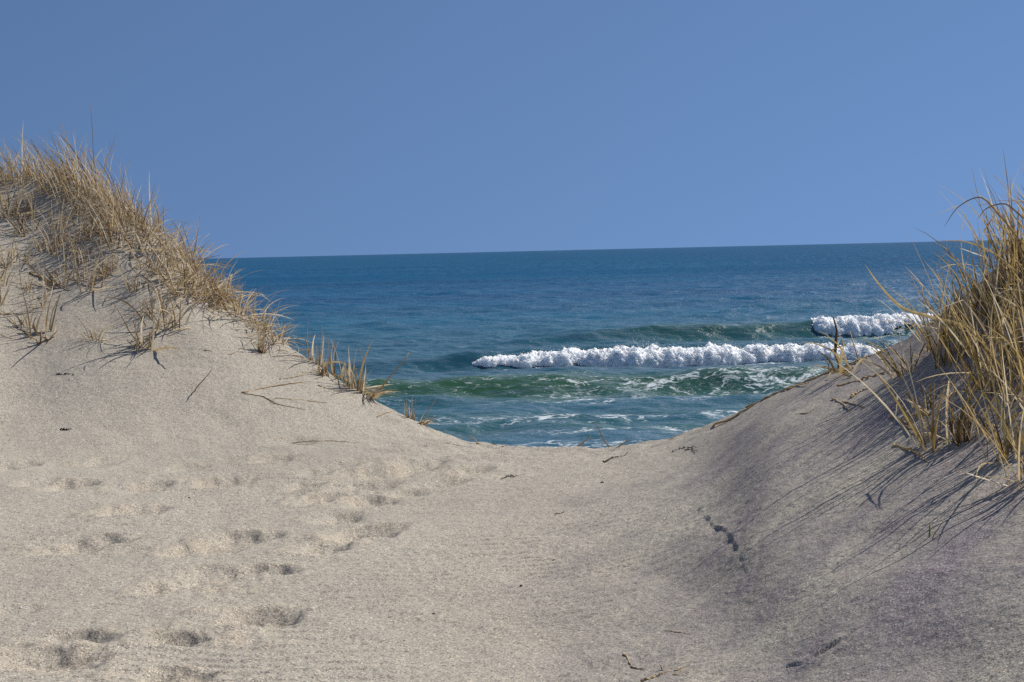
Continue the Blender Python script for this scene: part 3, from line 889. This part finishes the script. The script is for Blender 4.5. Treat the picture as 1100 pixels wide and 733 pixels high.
leaning('tall thin dark flower stem rising highest above the left dune crest', (104, 205), (97, 113), .008, M_STALK)
leaning('long straight blade slanting up right from the combed flat tuft', (398, 420), (440, 379), .016, M_STALK, .2)
leaning('thin straw sticking up right from the last brush of the left ridge', (452, 451), (469, 427), .009, M_STRAW)
leaning('long stem leaning left over the short dead stubble clump', (152, 372), (122, 326), .012, M_STALK, -.2)
leaning('single leaning straw alone on smooth sand left of the saddle', (203, 423), (228, 397), .011, M_STALK, -.1)
leaning('short pale straw slanting over the left end of the saddle lip', (521, 477), (504, 468), .016, M_STRAW)
leaning('thick pale straw slanting right in the middle of the saddle lip', (608, 480), (635, 468), .018, M_STRAW)
leaning('thin brown straw slanting left in the middle of the saddle lip', (657, 478), (638, 453), .011, M_STALK)
leaning('cream straw slanting right just right of the thin brown straw on the saddle lip', (653, 482), (677, 471), .017, M_STRAW)
leaning('cream straw at the right end of the saddle lip', (712, 474), (735, 466), .019, M_STRAW)
leaning('dark brown pointed stalk standing alone on the right ridge', (902, 396), (896, 341), .026, M_BARK, .05)
leaning('short stub leaning left at the foot of the dark pointed stalk', (897, 399), (887, 387), .012, M_STALK)

G_ST = None
STRAWS = [
    ([(260, 424), (290, 417), (326, 411)], .013, M_STALK, 'long brown straw lying across the left ridge sand, topmost of the crossed straws'),
    ([(262, 425), (282, 428), (298, 436), (328, 441)], .010, M_STALK, 'brown straw curving down right from the crossed straws'),
    ([(296, 430), (330, 431), (352, 433)], .009, M_STRAW, 'pale straw lying level below the crossed straws'),
    ([(300, 407), (322, 404), (340, 399)], .009, M_STRAW, 'thin straw lying just above the crossed straws'),
    ([(342, 414), (362, 420), (380, 417)], .008, M_STALK, 'thin dark straw below the ridge stub clumps'),
    ([(220, 377), (246, 381), (262, 372)], .009, M_STALK, 'curved dark blade lying on sand under the grass band'),
    ([(30, 293), (50, 301), (76, 311)], .016, M_STALK, 'thick brown stem lying down the left slope'),
    ([(0, 338), (18, 337), (20, 338)], .010, M_STALK, 'short brown straw lying at the left picture edge'),
    ([(405, 449), (415, 445), (424, 442)], .008, M_STALK, 'little bent twig on pale sand at the foot of the ridge'),
    ([(312, 472), (345, 474), (388, 476)], .007, M_STALK, 'long faint straw lying flat left of the saddle'),
    ([(458, 480), (476, 477), (500, 479)], .009, M_STALK, 'thin brown twig lying at the left end of the saddle'),
    ([(529, 476), (537, 474), (545, 473)], .012, M_TWIG, 'short dark stick on the saddle lip beside a pale straw'),
    ([(648, 498), (658, 493), (664, 491), (673, 491)], .016, M_TWIG, 'black seaweed strip on sand below the saddle lip'),
    ([(721, 487), (733, 483), (748, 481)], .011, M_TWIG, 'broken black twig on the sand under the right end of the lip'),
    ([(765, 461), (790, 449), (815, 432), (840, 420), (870, 412)], .016, M_STRAW, 'long tan runner stem creeping down the right ridge line'),
    ([(802, 421), (830, 416), (862, 409), (902, 398)], .014, M_STALK, 'upper brown runner stem along the right ridge line'),
    ([(848, 416), (880, 405), (915, 391), (955, 376)], .018, M_STRAW, 'thick tan runner stem on the right crest behind the pointed stalk'),
    ([(914, 431), (922, 425), (934, 419)], .016, M_STRAW, 'flat cream blade lying on sand below the right ridge'),
    ([(894, 430), (905, 437), (914, 443)], .010, M_STRAW, 'thin straw lying left of the flat cream blade'),
    ([(905, 435), (918, 436), (929, 438)], .007, M_STALK, 'thin red brown straw lying just below the flat cream blade'),
    ([(900, 418), (925, 410), (952, 402)], .014, M_STALK, 'brown stem lying under the bent tangle of the right ridge'),
    ([(855, 446), (868, 444), (878, 438)], .006, M_STALK, 'thread-thin root curl on the right slope'),
    ([(958, 447), (985, 466), (1012, 474)], .014, M_STALK, 'long dark stem lying left in front of the tall right grass'),
    ([(960, 476), (980, 486), (998, 497)], .012, M_BLADE_R, 'short golden stem lying below the long dark stem'),
    ([(714, 676), (730, 678), (742, 679)], .004, M_STRAW, 'hair-thin pale straw above the half-buried curl of grass'),
    ([(670, 700), (680, 712), (694, 716)], .007, M_STRAW, 'thin tan straw beside the half-buried curl of grass'),
    ([(690, 730), (705, 724), (722, 716)], .010, M_STRAW, 'pale blade lying under the half-buried curl of grass'),
    ([(60, 403), (70, 402), (80, 404)], .013, M_TWIG, 'dark twig bits on sand below the left slope'),
    ([(66, 463), (72, 464), (77, 463)], .013, M_TWIG, 'small black twig on the level sand of the left'),
    ([(536, 512), (548, 509), (556, 510)], .009, M_TWIG, 'crinkled black weed scrap below the saddle'),
    ([(735, 485), (742, 483), (749, 484)], .008, M_TWIG, 'second broken black twig beside the first under the lip'),
    ([(596, 555), (604, 553), (608, 551)], .006, M_TWIG, 'tiny black twig in the middle of the smooth sand'),
]
for k, (pix, w, mt, lab) in enumerate(STRAWS):
    dark = mt is M_TWIG
    lying('black_twig' if dark else 'dry_straw', lab, 'twig' if dark else 'straw', pix, w * (.75 if dark else 1), mt, None, k, w * .3, 20)

# green shoot with its shadow
b = on_sand(998, 577, -.02)
sh = link('green_shoot', None, loc=b)
gr = np.random.default_rng(4)
r0 = math.hypot(b.x, b.y)
t1, t2 = at(1015, 557, r0) - b, at(999, 563, r0) - b
link('leaf', ribbons('leaf', [blade_rows((0, 0, 0), tuple(t1), t1.length, (0, 0, -.1), .012, 6, gr)]), [M_GREEN], sh)
link('stem', tubes('stem', [([(0, 0, -.02), tuple(t2 * .5), tuple(t2)], [.004, .0035, .002])]), [M_GREEN], sh)
tag(sh, 'small green shoot alone on the shaded purple sand of the right slope', 'shoot')

# half buried curl of dead grass, bottom of the picture
CURL = tuft_meshes(320, 20, .13, (.6, .25), .5, .025, .007, .5, .5, 4, droop=.9, mats=ML)
p = hit(716, 719); place_tuft(CURL, p.x, p.y, 'half-buried curl of dead grass at the bottom middle of the sand', None, 0, .95, .01)

# ---- right dune
RTALL = [tuft_meshes(200 + k, 19, .56, (-.16, -.05), .34, .10, .0110, .10, .16, 8, droop=.26, wind=(-.06, -.05), mats=MR) for k in range(6)]
RLOW = [tuft_meshes(220 + k, 16, .34, (-.20, -.1), .45, .09, .0115, .30, .30, 10, droop=.5, mats=MR) for k in range(4)]
RIGHT = [
    (1012, 474, 'T', 1.0, 'tall golden tuft in front of the right stand, casting long shadows down the slope'),
    (996, 440, 'L', .9, 'low straw tuft behind the front golden tuft'),
    (972, 402, 'L', .85, 'leftmost low tuft of the right stand, its stems bent over the sand'),
    (1042, 470, 'L', .85, 'low messy tuft in the shade between the front golden tuft and the picture edge'),
    (1085, 492, 'T', .85, 'tall tuft at the right picture edge, lowest on the slope'),
    (1108, 520, 'T', .8, 'tuft mostly outside the right edge with one blade hanging into the picture'),
]
for i, (px_, py_, kd, s, lab) in enumerate(RIGHT):
    p = hit(px_, py_)
    K = RTALL if kd == 'T' else RLOW
    place_tuft(K[i % len(K)], p.x, p.y, lab, None, .3 * math.sin(i * 2.1), s)
G_R = 'grass tufts of the thick stand on the right dune'
gx = np.random.default_rng(91)
placed = []
RS = [(985, 378), (1005, 362), (1000, 400), (1022, 380), (1028, 415), (1030, 350), (1045, 395), (1052, 430), (1058, 355), (1062, 325), (1070, 405), (1075, 445),
      (1080, 370), (1088, 335), (1090, 410), (1095, 300), (1105, 370), (1108, 440), (1112, 280), (1120, 330), (1125, 400), (1140, 300), (1150, 360), (1035, 330), (1100, 465), (1140, 440), (1085, 290), (1160, 260), (1062, 300), (1072, 285), (1080, 272), (1090, 262), (1105, 250), (1075, 310)]
for i, (a, b_) in enumerate(RS):
    p = hit(a + 22 + gx.normal(0, 4), b_ - 8 + gx.normal(0, 4))
    place_tuft(RTALL[i % 6], p.x, p.y, 'straw-coloured upright tuft within the thick grass stand on the right dune', G_R, gx.normal(0, .4), gx.uniform(.62, .92))
# bent tangle round the pointed stalk on the right ridge
TANG = tuft_meshes(330, 22, .36, (.25, .0), .9, .16, .012, .6, .7, 3, droop=1.1, mats=MR)
p = hit(922, 396); place_tuft(TANG, p.x, p.y, 'bent brown tangle of stems drooping over the right ridge beside the pointed stalk', None, 0, 1.1)


def arc(label, pix, width, mat, seed):
    pts = [at(a, b_, r_) for a, b_, r_ in pix]
    P = np.array([tuple(q) for q in pts]); k = np.linspace(0, 1, len(P)); tq = np.linspace(0, 1, 18)
    Q = np.stack([pchip(k, P[:, c], tq) for c in range(3)], 1); loc = Q[0].copy(); Q -= loc
    rows = []
    for i in range(18):
        t = i / 17; w = width * (1 - t ** 2.2) ** .8 + .0008
        d = Q[min(i + 1, 17)] - Q[max(i - 1, 0)]; d /= np.linalg.norm(d)
        s = np.cross(d, (0.25, .9, .3)); s /= np.linalg.norm(s); f = np.cross(s, d)
        rows.append((Q[i], s * w * .5, f * w * .25))
    o = link('arching_grass', ribbons('arching_grass', [rows]), [mat], loc=tuple(loc))
    tag(o, label, 'grass')


arc('long tan blade arching left out of the right stand, its tip over the sea', [(1066, 385, 6.7), (1040, 352, 6.6), (1000, 341, 6.5), (970, 331, 6.4), (946, 308, 6.35), (929, 284, 6.3)], .016, M_BLADE_R, 1)
arc('dark blade hooping left against the sky above the right stand', [(1098, 262, 6.8), (1074, 232, 6.7), (1052, 212, 6.6), (1030, 222, 6.5), (1014, 244, 6.45)], .0065, M_STALK, 2)
arc('blade lying level along the horizon line in the right stand', [(1090, 290, 6.8), (1060, 268, 6.7), (1030, 259, 6.6), (1006, 259, 6.5)], .008, M_BLADE_R, 3)
arc('short hooked blade below the hooping blade against the sky', [(1100, 235, 6.9), (1078, 219, 6.8), (1060, 224, 6.7), (1050, 236, 6.65)], .0065, M_STALK, 4)
arc('broad blade hanging down at the right edge of the picture', [(1120, 470, 5.4), (1104, 478, 5.3), (1092, 492, 5.2), (1100, 512, 5.15)], .012, M_BLADE_R, 5)

# shells and pebbles on the sand
def pebble(name, label, cat, px_, py_, s, mat, seed, group=None):
    gp = np.random.default_rng(seed)
    v = ICO_V * np.array([1, .8, .5]) * (1 + .25 * gp.normal(0, .5, (len(ICO_V), 1)))
    me = mesh_np(name, v * s, ICO_F); p = on_sand(px_, py_, s * .2)
    tag(link(name, me, [mat], loc=p), label, cat, group)


for k, (a, b_, s, lab) in enumerate([(256, 490, .010, 'tiny white shell bit on the sand among the far footprints'),
                                     (180, 510, .007, 'white speck of shell left of the far footprints'),
                                     (367, 498, .012, 'white shell bit beside the footprints near the saddle'),
                                     (22, 651, .008, 'white shell speck on bare sand at the lower left'),
                                     (366, 632, .007, 'white shell speck in the middle of the near sand')]):
    pebble('shell_bit', lab, 'shell', a, b_, s, M_SHELL, k)
for k, (a, b_, s, lab) in enumerate([(647, 518, .014, 'dark pebble below the black seaweed strip'),
                                     (595, 601, .008, 'dark pebble on the smooth sand right of the footprints'),
                                     (560, 631, .008, 'small dark pebble low in the middle of the sand'),
                                     (466, 661, .007, 'lowest dark pebble on the smooth middle sand'),
                                     (203, 533, .009, 'dark pebble among the footprints at the left')]):
    pebble('pebble', lab, 'pebble', a, b_, s, M_PEBBLE, 20 + k)

# ------------------------------------------------------------------ light
w = bpy.data.worlds.new('World'); scene.world = w; w.use_nodes = True
nt = w.node_tree; nt.nodes.clear()
sky = nt.nodes.new('ShaderNodeTexSky'); sky.sky_type = 'NISHITA'; sky.sun_disc = False
sky.sun_elevation = SUN_EL; sky.sun_rotation = SUN_AZ
sky.altitude = 1500; sky.air_density = 1.0; sky.dust_density = 0.0; sky.ozone_density = 1.7
bg = nt.nodes.new('ShaderNodeBackground'); bg.inputs['Strength'].default_value = .118
out = nt.nodes.new('ShaderNodeOutputWorld')
# clear, deep sky: look a little above the true direction so the band at the horizon stays blue
tc = nt.nodes.new('ShaderNodeTexCoord'); vm = nt.nodes.new('ShaderNodeVectorMath'); vm.operation = 'MULTIPLY_ADD'
vm.inputs[1].default_value = (1, 1, .8); vm.inputs[2].default_value = (0, 0, .42)
nt.links.new(tc.outputs['Generated'], vm.inputs[0]); nt.links.new(vm.outputs[0], sky.inputs['Vector'])
hs = nt.nodes.new('ShaderNodeHueSaturation'); hs.inputs['Saturation'].default_value = 1.06
nt.links.new(sky.outputs[0], hs.inputs['Color']); nt.links.new(hs.outputs[0], bg.inputs[0]); nt.links.new(bg.outputs[0], out.inputs[0])
sl = bpy.data.lights.new('sun', 'SUN'); sl.energy = 4.75; sl.angle = R(.53); sl.color = (1, .95, .87)
so = bpy.data.objects.new('sun', sl); COL.objects.link(so)
so.rotation_euler = sun_dir.to_track_quat('Z', 'Y').to_euler()

scene.view_settings.view_transform = 'Standard'; scene.view_settings.look = 'None'
scene.view_settings.gamma = 1; scene.view_settings.exposure = 0.0
scene.view_settings.use_curve_mapping = False
scene.cycles.max_bounces = 6
scene.cycles.sample_clamp_direct = 2.0
scene.cycles.sample_clamp_indirect = 3.0
scene.cycles.use_denoising = False
